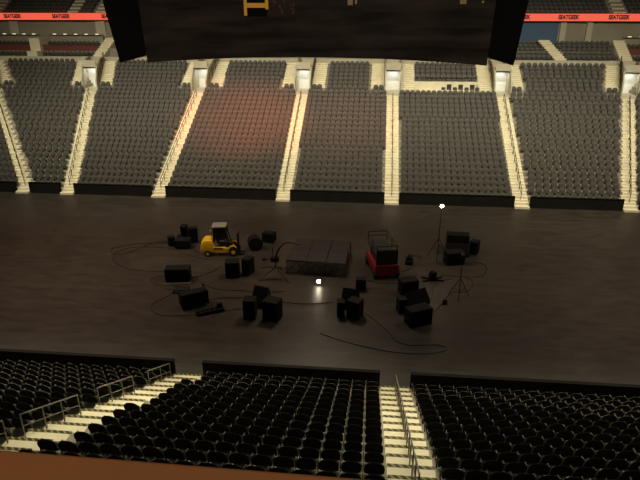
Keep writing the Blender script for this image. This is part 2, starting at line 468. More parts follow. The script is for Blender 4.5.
def seat_label(s):
    st = {'left': 'left stair', 'middle': 'centre stair', 'right': 'centre stair'}[s[3]]
    return 'black seat, %s near block, %s row from floor wall, %s from %s' % (s[3], ORD[s[4]], ORD[s[5]], st)
for s in heroes:
    if first: t = proto; first = False
    else:
        t = proto.copy(); COL.objects.link(t)
        for ch in proto.children:
            c = ch.copy(); COL.objects.link(c); c.parent = t
    t.location = (s[0], s[1], s[2]); t.rotation_euler = (0, 0, math.pi)
    t['label'] = seat_label(s); t['group'] = 'black folding seats of the near stand'

def far_unit():
    m = MB(); m.m = 0; m.add(*back_shell(8, 2)); m.mi = [0]*16 + [4]*16 + [0]*(len(m.f)-32); m.m = 1; m.box((0, .15, .47), (.47, .11, .28), rot(rx=-12))  # far rims take the lighter seat colour, standing in for light on them
    m.m = 2; m.box((.30, .06, .60), (.035, .26, .05)); m.m = 3; m.box((0, .24, .20), (.34, .05, .40)); return m
U = far_unit(); allm = MB(); nU = len(U.v)
for (x, y, z, d) in far + [(s[0], s[1], s[2], -1) for s in rest]:
    n = len(allm.v)
    allm.v += [(x+d*p[0], y+d*p[1], z+p[2]) for p in U.v]
    allm.f += [tuple(i+n for i in f) for f in U.f]; allm.mi += U.mi
o = allm.build('stadium_seats', [M['seat'], M['pad'], M['arm'], M['support'], M['shell']])
tag(o, 'all the remaining rows of dark folding seats filling the far stand, the tiers above and the near rows', 'seats', kind='stuff')

# ------------------------------------------------------------------ near stand
mb = MB()
for r in range(NN+2): mb.bb(-40, 30, 6, ny(r)+.02, fz(r)-RR-.04 if r else 0, fz(r))
struct(mb, 'floor_near_terrace', M['concrete'])
for x0, x1 in ((-40, nl(0)-.0), (nlr(0), CL-.02), (CR+.04, 30)):
    mb = MB(); mb.bb(x0, x1, 22.45, 22.57, 0, 1.1); mb.bb(x0, x1, 22.40, 22.62, 1.1, 1.15); struct(mb, 'wall_near_rink', M['darkwall'])
def near_stair(fl, fr):
    mb = MB()
    for r in range(NN+1):
        a, b = fl(r), fr(r)
        mb.m = 0; mb.bb(a, b, ny(r)-.86, ny(r)+.03, fz(r)-RR-.02, fz(r)+.03)
        mb.m = 1; mb.bb(a, b, ny(r)-.085, ny(r)+.04, fz(r)-.12, fz(r)+.038)
    mb.m = 0; mb.bb(fl(0), fr(0), 22.4, 22.62, 0, .19)
    struct(mb, 'stair_near', [M['cream'], M['hazard']])
near_stair(nl, nlr); near_stair(lambda r: CL, lambda r: CR)

def handrail(name, label, xf, yf, rows, m, h=.95, group=None, mid=True, zf=fz, rad=.024):
    """rail up a stair; rows = row numbers of the posts"""
    r0 = rows[0]; bx, by, bz = xf(r0), yf(r0), zf(r0)
    t = thing(name, label, 'handrail', (bx, by, bz), 0, group)
    P = [(xf(r)-bx, yf(r)-by, zf(r)-bz) for r in rows]
    for p in P:
        q = MB(); q.cyl(p, (p[0], p[1], p[2]+h), rad, n=8); q.build('post', m, t, smooth=True)
    q = MB(); q.tube([(p[0], p[1], p[2]+h) for p in P], rad*1.1, 8); q.build('top_rail', m, t, smooth=True)
    if mid:
        q = MB(); q.tube([(p[0], p[1], p[2]+h*.52) for p in P], rad*.85, 8); q.build('mid_rail', m, t, smooth=True)
    return t
def nry(r): return ny(r)-.3
LX = lambda r: nl(r)+.10
seg = [((11.9, 12.9, 13.9), 'grey steel handrail on the left near stair, topmost section at the left picture edge'),
       ((8.0, 9.0, 10.0, 11.1), 'grey steel handrail on the left near stair, second section from the top'),
       ((4.0, 4.9, 5.8, 6.7), 'grey steel handrail on the left near stair, third section from the top'),
       ((.4, 1.4, 2.6), 'grey steel handrail on the left near stair, lowest section beside the floor wall')]
def nz(r): return .38+RR*math.floor(r+.999)+.03 if False else .38+RR*r+.02
for rows, lab in seg: handrail('handrail', lab, LX, lambda r: ny(r)-.3, rows, M['steel'], group='handrails of the left near stair', zf=lambda r: .38+RR*(r)-.04)
CX = lambda r: 1.42
for rows, lab in (((0., 1., 2., 3.), 'dark steel handrail on the near centre stair, section nearest the floor'),
                  ((3.7, 4.7, 5.7, 6.7), 'dark steel handrail on the near centre stair, second section from the floor'),
                  ((7.4, 8.4, 9.4, 10.4), 'dark steel handrail on the near centre stair, third section from the floor'),
                  ((11.1, 12.1, 13.1, 14.1), 'dark steel handrail on the near centre stair, section nearest the orange ledge')):
    handrail('handrail', lab, CX, lambda r: ny(r)-.3, rows, M['steel'], group='handrails of the near centre stair', zf=lambda r: .38+RR*r-.04)
nm = ['leftmost', 'second from left', 'third from left', 'fourth from left', 'fifth from left', 'sixth from left', 'rightmost']
for i in range(7):
    rows = [.3+k*1.5 for k in range(13)]
    handrail('handrail', 'thin dark handrail along the %s pale stair of the far stand' % nm[i], lambda r, i=i: ax(i, r), lambda r: fy(r)+.3, rows, M['darkrail'], zf=lambda r: .38+RR*r+.05, group='handrails of the far stairs', rad=.03)
# rails beside vomitories
for i in range(7):
    for s, w in ((-1, 'left'), (1, 'right')):
        handrail('handrail', 'dark handrail on the %s rim of the %s vomitory of the far stand' % (w, nm[i]), lambda r, i=i, s=s: vx(i, r)+s*.99, lambda r: fy(r)+.2, [21.5, 23.5, 25.5, 27.4], M['darkrail'], h=1.0, zf=lambda r: .38+RR*r+.1, group='vomitory rim handrails', rad=.035)
# rail in front of the upper rows over the wheelchair platform
t = thing('guard_rail', 'pale guard rail below the seats over the cream platform with black chairs', 'guard rail', (WX0, fy(XCUT+3)+.02, fz(XCUT+3)))
for k in range(14):
    q = MB(); q.cyl((k*.56+.01, 0, 0), (k*.56+.01, 0, .62), .02); q.build('post', M['steel'], t)
q = MB(); q.tube([(0, 0, .62), (7.3, 0, .62)], .022); q.tube([(0, 0, .3), (7.3, 0, .3)], .015); q.build('rails', M['steel'], t)

# chairs on the wheelchair platform
def folding_chair(x, lab):
    t = thing('folding_chair', lab, 'chair', (x, fy(XCUT)+.75, fz(XCUT)+.012), 0, 'black chairs on the cream platform')
    q = MB(); q.bev((0, 0, .45), (.5, .45, .06), .02); q.build('seat', M['black'], t)
    q = MB(); q.bev((0, .22, .74), (.52, .05, .50), .02, rot(rx=-8)); q.build('backrest', M['black'], t)
    for sx in (-.22, .22):
        for sy in (-.2, .2):
            q = MB(); q.cyl((sx, sy, 0), (sx*.95, sy, .44), .018, n=6); q.build('leg', M['steel'], t)
for x, w in ((8.35, 'left'), (9.65, 'middle'), (10.95, 'right')): folding_chair(x, '%s one of three black chairs on the cream platform of the far stand' % w)
for x, w in ((7.7, 'leftmost'), (9.0, 'second from left'), (10.3, 'third from left'), (11.5, 'rightmost')):
    t = thing('stool', '%s low grey stool between the black chairs on the cream platform' % w, 'stool', (x, fy(XCUT)+.75, fz(XCUT)+.012), 0, 'grey stools on the cream platform')
    q = MB(); q.bev((0, 0, .55), (.44, .35, .3), .04); q.build('cushion', M['seat'], t)
    for sx in (-.17, .17):
        q = MB(); q.box((sx, 0, .2), (.04, .28, .4)); q.build('leg', M['support'], t)

# near orange ledge in front of the viewer
t = thing('ledge_rail', 'wide orange-brown ledge across the lower left picture corner', 'ledge', (0, 1.19, 14.8), -.45)
q = MB(); q.bev((-.6, -.26, 1.17), (5.0, .52, .06), .012); q.build('ledge_top', M['ledge'], t)
q = MB(); q.bb(-3.0, 1.8, -.40, -.12, 0, 1.14); q.build('ledge_wall', M['ledge'], t)
mb = MB(); mb.bb(-6, 6, -2.2, 1.3, 14.4, 14.8); mb.bb(-6, 6, -2.2, 1.0, 11.5, 14.4); struct(mb, 'floor_balcony', M['concrete'])

# ------------------------------------------------------------------ scoreboard
sb = thing('scoreboard', 'huge dark hanging scoreboard cropped by the top picture edge', 'scoreboard', (-3.6, 33, 14.0))
q = MB()                                   # screen with a slightly arched lower edge
N = 24; xs_ = [-9.6+19.2*i/N for i in range(N+1)]
zb = lambda x: .48-.36*(abs(x)/9.6)**2
vs = []; fs = []
for x in xs_: vs += [(x, 0, zb(x)), (x*1.03, -.15, 8.2), (x, .25, zb(x)), (x*1.03, .25, 8.2)]
for i in range(N):
    a = 4*i; b = a+4; fs += [(a, b, b+1, a+1), (a+2, a+3, b+3, b+2), (a, a+2, b+2, b), (a+1, b+1, b+3, a+3)]
fs += [(0, 1, 3, 2), (4*N, 4*N+2, 4*N+3, 4*N+1)]
q.add(vs, fs); q.build('screen', M['screen'], sb)
for s in (-1, 1):
    q = MB()
    pts = [(9.62, .52), (11.1, .10), (12.0, 8.2), (9.9, 8.2)] if s > 0 else [(9.62, .52), (11.38, .06), (12.75, 8.2), (9.9, 8.2)]
    vs = [(s*p[0], .3, p[1]) for p in pts] + [(s*p[0], 1.2, p[1]) for p in pts]
    q.add(vs, [(0, 1, 2, 3), (4, 7, 6, 5), (0, 4, 5, 1), (1, 5, 6, 2), (2, 6, 7, 3), (3, 7, 4, 0)])
    q.build('side_panel', M['black'], sb)
q = MB(); q.bb(-9.5, 9.5, .3, 7.2, .6, 8.2); q.build('body', M['black'], sb)
fm = MB()                                   # floor reflections painted as glowing cards: a yellow machine and dull lights
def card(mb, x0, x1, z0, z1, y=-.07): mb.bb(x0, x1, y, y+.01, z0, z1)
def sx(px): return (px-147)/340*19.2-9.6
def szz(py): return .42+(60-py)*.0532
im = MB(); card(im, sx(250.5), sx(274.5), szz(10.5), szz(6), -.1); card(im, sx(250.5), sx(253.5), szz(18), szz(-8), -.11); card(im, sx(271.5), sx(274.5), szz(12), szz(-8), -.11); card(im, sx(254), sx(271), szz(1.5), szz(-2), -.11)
im.build('painted_reflection', M['reflY'], sb)
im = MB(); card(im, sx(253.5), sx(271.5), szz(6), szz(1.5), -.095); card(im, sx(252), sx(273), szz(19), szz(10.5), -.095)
im.build('painted_reflection', M['reflK'], sb)
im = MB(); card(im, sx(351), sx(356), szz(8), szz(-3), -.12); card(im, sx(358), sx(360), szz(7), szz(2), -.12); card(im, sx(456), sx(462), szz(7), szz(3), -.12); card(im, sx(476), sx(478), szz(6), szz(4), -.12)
im.build('painted_reflection', M['reflB'], sb)
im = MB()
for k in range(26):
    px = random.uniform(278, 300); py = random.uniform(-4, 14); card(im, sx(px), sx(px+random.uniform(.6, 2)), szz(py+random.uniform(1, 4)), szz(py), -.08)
im.build('painted_reflection', M['reflR'], sb)
for x in (-8, 8):
    q = MB(); q.cyl((x, 3.5, 8.2), (x, 3.5, 16), .05); q.build('hanging_cable', M['blackm'], sb)

# ------------------------------------------------------------------ stage gear on the floor
def speaker(label, loc, rz, d, z=0, kind='box', tilt=0, cat='loudspeaker', group=None, name='loudspeaker', handles=True):
    """loudspeaker cabinet; front is -y"""
    t = thing(name, label, cat, (loc[0], loc[1], z), rz, group); w, dp, h = d
    c = MB()
    if kind == 'wedge':
        c.prism([(-dp/2, 0), (dp/2, 0), (dp/2, h*.75), (dp*.22, h), (-dp/2+.02, h*.28)], -w/2, w/2)
        c.build('cabinet', M['case'], t)
        g = MB(); a = Vector((0, -dp/2+.02, h*.28)); b = Vector((0, dp*.22, h)); n = Vector((0, -(b-a).z, (b-a).y)).normalized()
        m_ = (a+b)/2 + n*.012; L_ = (b-a).length; ang = math.degrees(math.atan2((b-a).z, (b-a).y))
        g.bev(m_, (w*.9, L_*.9, .03), .01, rot(rx=ang)); g.build('grille', M['grille'], t)
    else:
        T = rot(rx=tilt)
        off = Vector((0, 0, h/2+abs(math.sin(R(tilt)))*dp/2))
        c.bev(off, (w, dp, h), min(.04, h*.1), T); c.build('cabinet', M['case'], t)
        g = MB(); g.bev(off + T @ Vector((0, -dp/2-.012, 0)), (w*.88, .03, h*.86), .01, T); g.build('grille', M['grille'], t)
    if handles:
        for s in (-1, 1):
            g = MB(); g.box((s*(w/2+.008), dp*.1, h*.5), (.02, dp*.3, .06)); g.build('handle', M['edge'], t)
    return t
def road_case(label, loc, rz, d, z=0, wheels=True, cat='road case', group=None, roll=0):
    t = thing('road_case', label, cat, (loc[0], loc[1], z), rz, group); w, dp, h = d; b = .1 if wheels else 0
    c = MB(); c.bev((0, 0, b+h*.38), (w, dp, h*.76), .02); c.build('body', M['case'], t)
    c = MB(); c.bev((0, 0, b+h*.89), (w, dp, h*.21), .02); c.build('lid', M['case'], t)
    c = MB()
    for sx_ in (-1, 1):
        for sy_ in (-1, 1): c.box((sx_*w/2, sy_*dp/2, b+h/2), (.04, .04, h))
    c.box((0, 0, b+h*.77), (w+.02, dp+.02, .03)); c.build('edging', M['edge'], t)
    c = MB(); c.box((0, -dp/2-.012, b+h*.72), (.12, .02, .12)); c.build('latch', M['edge'], t)
    if wheels:
        for sx_ in (-1, 1):
            for sy_ in (-1, 1):
                c = MB(); c.cyl((sx_*w*.4-.03, sy_*dp*.38, .05), (sx_*w*.4+.03, sy_*dp*.38, .05), .05); c.build('castor', M['tire'], t)
    return t

# heap at the far left (beside the yellow forklift)
road_case('wide black case at the bottom front of the heap left of the forklift', (-14.25, 38.65), 8, (1.15, .8, .62))
speaker('small black speaker at the left end of the heap left of the forklift', (-15.3, 39.0), 30, (.5, .5, .75))
speaker('black wedge tilted up on the left top of the heap left of the forklift', (-14.85, 39.75), -35, (.6, .6, .55), .0, 'wedge')
speaker('black peaked speaker standing at the back right top of the heap left of the forklift', (-13.8, 39.8), 25, (.7, .55, 1.25))
speaker('black speaker leaning on the back of the heap left of the forklift', (-14.8, 40.75), -8, (.5, .5, 1.0), 0, 'box', 10)
# dark rounded case and speakers right of the forklift
t = thing('drum_case', 'round black drum case behind the speakers, right of the yellow forklift', 'drum case', (-8.75, 39.0, 0), 20)
q = MB(); q.cyl((0, -.4, .52), (0, .35, .52), .52, n=24); q.build('shell', M['case'], t, smooth=False)
q = MB(); q.cyl((0, -.52, .52), (0, -.40, .52), .54, n=24); q.build('lid', M['case'], t)
q = MB(); q.cyl((0, -.56, .52), (0, -.52, .52), .12, n=12); q.build('handle', M['edge'], t)
road_case('low black case behind the round drum case, right of the yellow forklift', (-7.9, 40.4), -10, (.9, .7, .7))
speaker('black speaker below the forklift wheels, left of a pair', (-9.3, 34.2), 10, (.95, .8, 1.15), group='speaker pair below the forklift')
speaker('narrower black speaker right of a pair below the forklift, beside the boom tripod', (-8.33, 34.7), -22, (.6, .75, 1.2), group='speaker pair below the forklift')
# left cluster
lw_ = speaker('large black wedge speaker with a sloped front, leftmost of the gear', (-12.8, 33.2), 9, (1.65, .8, .98))
q = MB(); q.bev((0, -.5, .03), (1.75, .5, .06), .015); bo_ = q.build('base_board', M['baseboard'], lw_)
t = thing('pedal_board', 'small flat black pedal board just below the large wedge speaker', 'pedal board', (-12.1, 31.6, 0), 6)
q = MB(); q.prism([(-.3, 0), (.3, 0), (.3, .22), (-.3, .1)], -.5, .5); q.build('base', M['case'], t)
for k in range(4):
    q = MB(); q.bev((-.36+k*.24, 0, .185), (.14, .3, .05), .01, rot(rx=11)); q.build('pedal', M['edge'], t)
road_case('long black road case turned askew, left of a flat lighting bar', (-10.7, 29.9), 33, (1.65, .62, .9))
t = thing('microphone', 'small dark microphone standing on the askew long road case', 'microphone', (-10.15, 30.25, 1.01), 0)
q = MB(); q.cyl((0, 0, 0), (0, 0, .03), .11, n=14); q.build('base', M['blackm'], t)
q = MB(); q.cyl((0, 0, .03), (0, 0, .2), .018); q.build('stem', M['blackm'], t)
q = MB(); q.cyl((0, 0, .2), (0, 0, .27), .05, .075, 12); q.cyl((0, 0, .27), (0, 0, .34), .075, .04, 12); q.build('head', M['grille'], t)
t = thing('lighting_bar', 'low flat black lighting bar lying in front of the askew long case', 'lighting bar', (-9.5, 29.15, 0), 28)
q = MB(); q.bev((0, 0, .12), (1.7, .5, .18), .03); q.build('housing', M['case'], t)
for k in range(6):
    q = MB(); q.cyl((-.7+k*.28, -.05, .2), (-.7+k*.28, -.05, .27), .11, .1, 12); q.build('lamp', M['grille'], t)
q = MB(); q.box((.62, .1, .33), (.3, .22, .24)); q.build('control_box', M['case'], t)
# stack in front, centre left
speaker('black speaker tilted on the back of the three-cabinet cluster, centre left', (-6.62, 30.35), -18, (.95, .9, 1.2), 0, 'wedge')
speaker('black upright speaker, left one of the three-cabinet cluster, centre left', (-6.95, 28.85), 2, (.72, .75, 1.25))
speaker('black upright speaker, right one of the three-cabinet cluster, centre left', (-5.6, 28.85), -16, (.95, .85, 1.25))
# cluster centre
speaker('black slim speaker at the left of the cluster in front of the stage', (-1.6, 29.55), 6, (.45, .6, 1.0))
speaker('large black wedge speaker at the back of the cluster in front of the stage', (-1.1, 30.6), -12, (1.0, .8, 1.2), 0, 'wedge')
speaker('black speaker turned right in the cluster in front of the stage', (-.75, 29.5), -24, (.8, .75, 1.15))
road_case('small square black case standing alone right of the stage, below the red lift', (-.5, 33.0), 3, (.62, .55, .72))
# right front pile
speaker('black speaker at the back of the right front pile, beside the fallen moving light', (2.55, 32.85), 20, (1.15, .8, 1.0))
speaker('black wedge speaker in the middle of the right front pile', (2.95, 31.25), 38, (1.7, .75, .95), 0, 'wedge')
speaker('black speaker with a ridged top at the front of the right front pile', (2.95, 29.1), 28, (1.45, .8, 1.05))
speaker('black upright speaker at the left side of the right front pile', (2.05, 30.35), 20, (.55, .6, .95))
# fallen moving light
t = thing('moving_light', 'dark moving light lying flat right of the red lift', 'stage light', (4.3, 34.9, 0), 12)
q = MB(); q.bev((0, 0, .14), (.5, .5, .28), .04); q.build('base', M['case'], t)
q = MB(); q.bev((-.22, 0, .4), (.06, .2, .34), .015); q.bev((.22, 0, .4), (.06, .2, .34), .015); q.build('yoke', M['case'], t)
q = MB(); q.cyl((0, -.3, .46), (0, .22, .46), .17, .13, 14); q.build('head', M['grille'], t)
for ang in (20, 150, 200, 330):
    q = MB(); q.box((.5*math.cos(R(ang)), .45*math.sin(R(ang)), .05), (.6, .09, .08), rot(rz=ang)); q.build('foot', M['case'], t)
t = thing('floor_lamp_can', 'tiny dark lamp can on the floor below the fallen moving light', 'stage light', (4.75, 31.6, 0), 0)
q = MB(); q.cyl((0, .1, .16), (0, -.2, .24), .12, .15, 12); q.build('can', M['blackm'], t)
q = MB(); q.box((0, 0, .03), (.32, .26, .06)); q.build('bracket', M['blackm'], t)
# right rear pile
road_case('tall black road case at the back of the right rear pile', (6.6, 40.4), -4, (1.6, .85, 1.15))
speaker('long black wedge speaker in the middle of the right rear pile', (6.45, 39.25), -6, (1.75, .8, .85), 0, 'wedge')
speaker('black speaker at the right end of the right rear pile', (7.78, 39.75), -28, (.6, .7, 1.0))
speaker('black speaker at the front of the right rear pile, beside the light stand', (6.05, 37.75), 16, (1.35, .8, .95))
# small black bag
t = thing('bag', 'small black peaked bag on the floor right of the red lift', 'bag', (2.85, 37.3, 0), 15)
q = MB(); q.cyl((0, 0, 0), (0, 0, .38), .30, .27, 12); q.cyl((0, 0, .38), (0, 0, .68), .27, .07, 12); q.build('body', M['case'], t, smooth=True)
q = MB(); q.tube([(-.1, 0, .64), (-.06, 0, .8), (.06, 0, .8), (.1, 0, .64)], .02); q.build('handle', M['edge'], t)

# stage
st = thing('stage_platform', 'low dark stage deck on cross-braced legs behind the bright floor lamp', 'stage', (-3.55, 36.75, 0), -3)
for i in range(3):
    for j in range(2):
        q = MB(); q.bev((-1.37+i*1.37, -1.0+j*2.0, 1.0), (1.34, 1.97, .12), .015); q.build('deck_panel', M['deck'], st)
for i in range(4):
    for y in (-1.95, 0, 1.95):
        q = MB(); q.cyl((-2.02+i*1.347, y, 0), (-2.02+i*1.347, y, .94), .03, n=8); q.build('leg', M['truss'], st)
for i in range(3):
    q = MB(); x0 = -2.02+i*1.347; w = 1.347/2
    for k in range(2):
        a = x0+k*w; q.cyl((a, -1.95, .1), (a+w, -1.95, .9), .02, n=6); q.cyl((a, -1.95, .9), (a+w, -1.95, .1), .02, n=6)
    q.cyl((x0, -1.95, .1), (x0+2*w, -1.95, .1), .02, n=6)
    q.build('cross_brace', M['truss'], st)

# boom tripod (camera crane on a tripod)
bt = thing('boom_tripod', 'thin black boom arm on a spread tripod, left of the stage', 'tripod', (-6.3, 34.15, 0), 0)
bt.scale = (.98, .98, .8)
for a in (-150, -35, 80):
    q = MB(); q.cyl((0, 0, 1.05), (1.25*math.cos(R(a)), 1.25*math.sin(R(a)), .03), .06, .045, 8); q.build('leg', M['blackm'], bt)
q = MB(); q.tube([(-1.0, -.1, .95), (0, 0, 1.05), (.95, -.05, .9)], .045); q.build('spreader', M['blackm'], bt)
q = MB(); q.cyl((0, 0, .95), (0, 0, 2.05), .07, .05, 10); q.build('column', M['blackm'], bt)
q = MB(); q.bev((-.05, 0, 1.75), (.55, .35, .42), .05); q.bev((-.75, -.05, 1.72), (.3, .2, .16), .03); q.cyl((-.3, 0, 1.74), (-.65, -.03, 1.72), .03); q.build('head', M['case'], bt)
q = MB(); q.tube([(.0, 0, 1.9), (.2, 0, 2.6), (.55, 0, 3.15), (.95, 0, 3.35), (1.75, 0, 3.2)], .065, 8); q.build('boom_arm', M['blackm'], bt)
q = MB(); q.cyl((-.15, 0, 1.9), (-.2, 0, 2.75), .03); q.build('pan_handle', M['blackm'], bt)

# tripod stands
def tripod_stand(label, loc, h, spread, legtop, lamp=False):
    t = thing('light_stand', label, 'light stand', (loc[0], loc[1], 0), 0)
    for a in (-100, 20, 145):
        q = MB(); q.cyl((0, 0, legtop), (spread*math.cos(R(a)), spread*math.sin(R(a)), .02), .022, n=6); q.build('leg', M['blackm'], t)
    q = MB(); q.cyl((0, 0, .25), (0, 0, h), .035, .022, 8); q.build('pole', M['blackm'], t)
    q = MB()
    for a in (-100, 20, 145): q.cyl((0, 0, .35), (spread*.55*math.cos(R(a)), spread*.55*math.sin(R(a)), legtop*.45), .012, n=6)
    q.build('brace', M['blackm'], t)
    return t
t = tripod_stand('tall thin stand carrying a bright lamp at the back of the floor', (4.95, 38.5), 4.0, .8, 1.6)
q = MB(); q.bev((0, -.06, 4.1), (.34, .16, .26), .03); q.build('lamp_housing', M['blackm'], t)
q = MB(); q.cyl((0, -.145, 4.1), (0, -.17, 4.1), .12, n=14); q.build('lamp_glass', M['lamp'], t)
t2 = tripod_stand('black tripod light stand without a lit lamp, right of the right front pile', (5.75, 32.55), 2.9, .7, 1.35)
q = MB(); q.cyl((-.3, 0, 2.75), (.3, 0, 2.75), .025, n=6); q.build('crossbar', M['blackm'], t2)
q = MB(); q.cyl((0, .1, 2.95), (0, -.2, 2.88), .11, .14, 12); q.build('lamp_can', M['blackm'], t2)
fl = thing('floor_lamp', 'bright round lamp standing on the floor before the stage', 'lamp', (-3.3, 33.4, 0), 0)
q = MB(); q.box((0, 0, .03), (.4, .3, .06)); q.box((-.19, 0, .2), (.03, .08, .34)); q.box((.19, 0, .2), (.03, .08, .34)); q.build('bracket', M['blackm'], fl)
q = MB(); q.bev((0, 0, .3), (.32, .16, .26), .03); q.build('lamp_housing', M['blackm'], fl)
q = MB(); q.cyl((0, -.085, .3), (0, -.11, .3), .12, n=14); q.build('lamp_glass', M['lamp'], fl)
for p in ((4.95, 38.0, 4.1), (-3.3, 33.0, .45)):
    ld = bpy.data.lights.new('work_light', 'POINT'); ld.energy = 22; ld.shadow_soft_size = .12; ld.color = (1, .85, .62)
    lo = bpy.data.objects.new('work_light', ld); COL.objects.link(lo); lo.location = p

# yellow forklift, facing right (+x local)
fk = thing('forklift', 'yellow forklift with a grey roofed black cab', 'forklift', (-11.1, 37.75, 0), 9)
fk.scale = (.93, .93, .97)
q = MB()
prof = [(-1.42, .32), (-1.48, .62), (-1.42, 1.10), (-1.15, 1.36), (-.62, 1.36), (-.42, 1.12), (-.42, .32)]
for (y0, y1, sc) in ((-.52, .52, 1),):
    q.prism([(a, b) for a, b in prof], y0, y1)
q2 = MB(); T = Matrix.Rotation(R(90), 3, 'Z')
bm = bmesh.new(); vv = [bm.verts.new((a, y, b)) for y in (-.54, .54) for a, b in prof]; n = len(prof)
bm.faces.new(vv[:n]); bm.faces.new(vv[n:][::-1])
for i in range(n): bm.faces.new((vv[i], vv[i+n], vv[(i+1) % n+n], vv[(i+1) % n]))
bmesh.ops.recalc_face_normals(bm, faces=bm.faces[:]); bmesh.ops.bevel(bm, geom=bm.edges[:], offset=.1, segments=3, affect='EDGES', profile=.5)
bm.verts.index_update(); q2.add([v.co.copy() for v in bm.verts], [[v.index for v in f.verts] for f in bm.faces]); bm.free()
q2.build('counterweight', M['yellow'], fk, smooth=True)
q = MB(); q.bev((.32, 0, .48), (1.55, 1.0, .42), .05); q.build('chassis', M['yellow'], fk)
q = MB(); q.box((-.1, -.505, .64), (.75, .03, .10)); q.build('side_vent', M['black'], fk)
q = MB(); q.box((-1.46, 0, .68), (.06, .8, .16)); q.build('rear_grille', M['black'], fk)
q = MB(); q.bev((.15, 0, .82), (.5, .55, .16), .04); q.bev((-.12, 0, 1.08), (.14, .52, .5), .04, rot(ry=-8)); q.build('operator_seat', M['black'], fk)
for y in (-.44, .44):
    q = MB(); q.cyl((-.45, y, 1.1), (-.38, y, 2.3), .045, n=8); q.build('cab_post', M['black'], fk)
    q = MB(); q.cyl((.85, y, .7), (.55, y, 2.3), .045, n=8); q.build('cab_post', M['black'], fk)
q = MB(); q.box((-.42, 0, 1.68), (.04, .84, 1.2)); q.build('rear_screen', M['black'], fk)
q = MB(); q.box((.1, .45, 1.6), (.95, .03, 1.3)); q.build('side_screen', M['black'], fk)
q = MB(); q.bev((.06, 0, 2.36), (1.12, 1.05, .12), .03); q.build('roof', M['grey'], fk)
q = MB(); q.cyl((-.62, -.3, 1.2), (-.62, -.3, 1.95), .03); q.bev((-.62, -.3, 2.02), (.16, .12, .16), .03); q.build('beacon', M['yellow'], fk)
q = MB(); q.cyl((.55, 0, .75), (.42, 0, 1.15), .03); q.cyl((.40, 0, 1.13), (.44, 0, 1.17), .2, n=14); q.build('steering_wheel', M['black'], fk)
q = MB(); q.bev((.72, 0, .9), (.5, .9, .42), .06); q.build('dashboard', M['blackm'], fk)
q = MB()
for y in (-.52, .52):
    pts = [(1.05+.42*math.cos(a), .36+.48*math.sin(a)) for a in [R(165-15*k) for k in range(9)]]
    for k in range(8):
        a, b = pts[k], pts[k+1]; q.tube([(a[0], y, a[1]), (b[0], y, b[1])], .05, 6)
q.build('fender', M['yellow'], fk)
for x, y, r in ((-.95, -.46, .26), (-.95, .46, .26), (1.08, -.5, .36), (1.08, .5, .36)):
    w = MB(); w.cyl((x, y-.13, r), (x, y+.13, r), r, n=20); wo = w.build('wheel', M['tire'], fk)
    w = MB(); w.cyl((x, y-.145, r), (x, y+.145, r), r*.45, n=12); w.build('hub', M['yellow'], wo)
q = MB()
for y in (-.3, .3): q.bev((1.46, y, .95), (.12, .1, 1.7), .015)
for z in (.3, 1.0, 1.75): q.box((1.46, 0, z), (.1, .6, .1))
q.build('mast', M['blackm'], fk)
for y in (-.25, .25):
    q = MB(); q.box((1.57, y, .32), (.07, .12, .55)); q.box((1.75, y, .08), (.4, .12, .05)); q.build('fork', M['blackm'], fk)

# red scissor lift right of the stage
sl = thing('scissor_lift', 'red scissor lift with a black folded lift stack, right of the stage', 'scissor lift', (.85, 36.2, 0), 14)
q = MB(); q.bev((0, 0, .55), (1.6, 2.9, .6), .05); q.build('chassis', M['red'], sl)
q = MB(); q.bev((0, -1.38, .58), (1.66, .24, .8), .05); q.build('bumper', M['red'], sl)
for x in (-.76, .76):
    for y in (-1.25, 1.1):
        w = MB(); w.cyl((x-.12, y, .28), (x+.12, y, .28), .28, n=18); wo = w.build('wheel', M['tire'], sl)
        w = MB(); w.cyl((x-.13, y, .28), (x+.13, y, .28), .12, n=10); w.build('hub', M['blackm'], wo)
q = MB()
for k in range(4):
    for x in (-.5, .5):
        q.cyl((x, -1.2, .86+k*.16), (x, 1.2, .98+k*.16), .05, n=6); q.cyl((x, 1.2, .86+k*.16), (x, -1.2, .98+k*.16), .05, n=6)
q.box((0, 0, 1.1), (.8, 2.1, .5)); q.build('scissor_stack', M['black'], sl)
q = MB(); q.bev((0, 0, 1.56), (1.4, 2.8, .14), .03); q.build('platform', M['black'], sl)
q = MB(); q.bev((0, -1.36, 1.5), (1.5, .08, 1.0), .01); q.build('control_panel', M['black'], sl)
for x in (-.68, .68):
    for y in (-1.38, 0, 1.38):
        q = MB(); q.cyl((x, y, 1.6), (x, y, 2.35), .03, n=8); q.build('rail_post', M['blackm'], sl)
q = MB()
for z in (2.05, 2.35): q.tube([(-.68, -1.38, z), (.68, -1.38, z), (.68, 1.38, z), (-.68, 1.38, z), (-.68, -1.38, z)], .03, 6)
q.build('guard_rail', M['blackm'], sl)

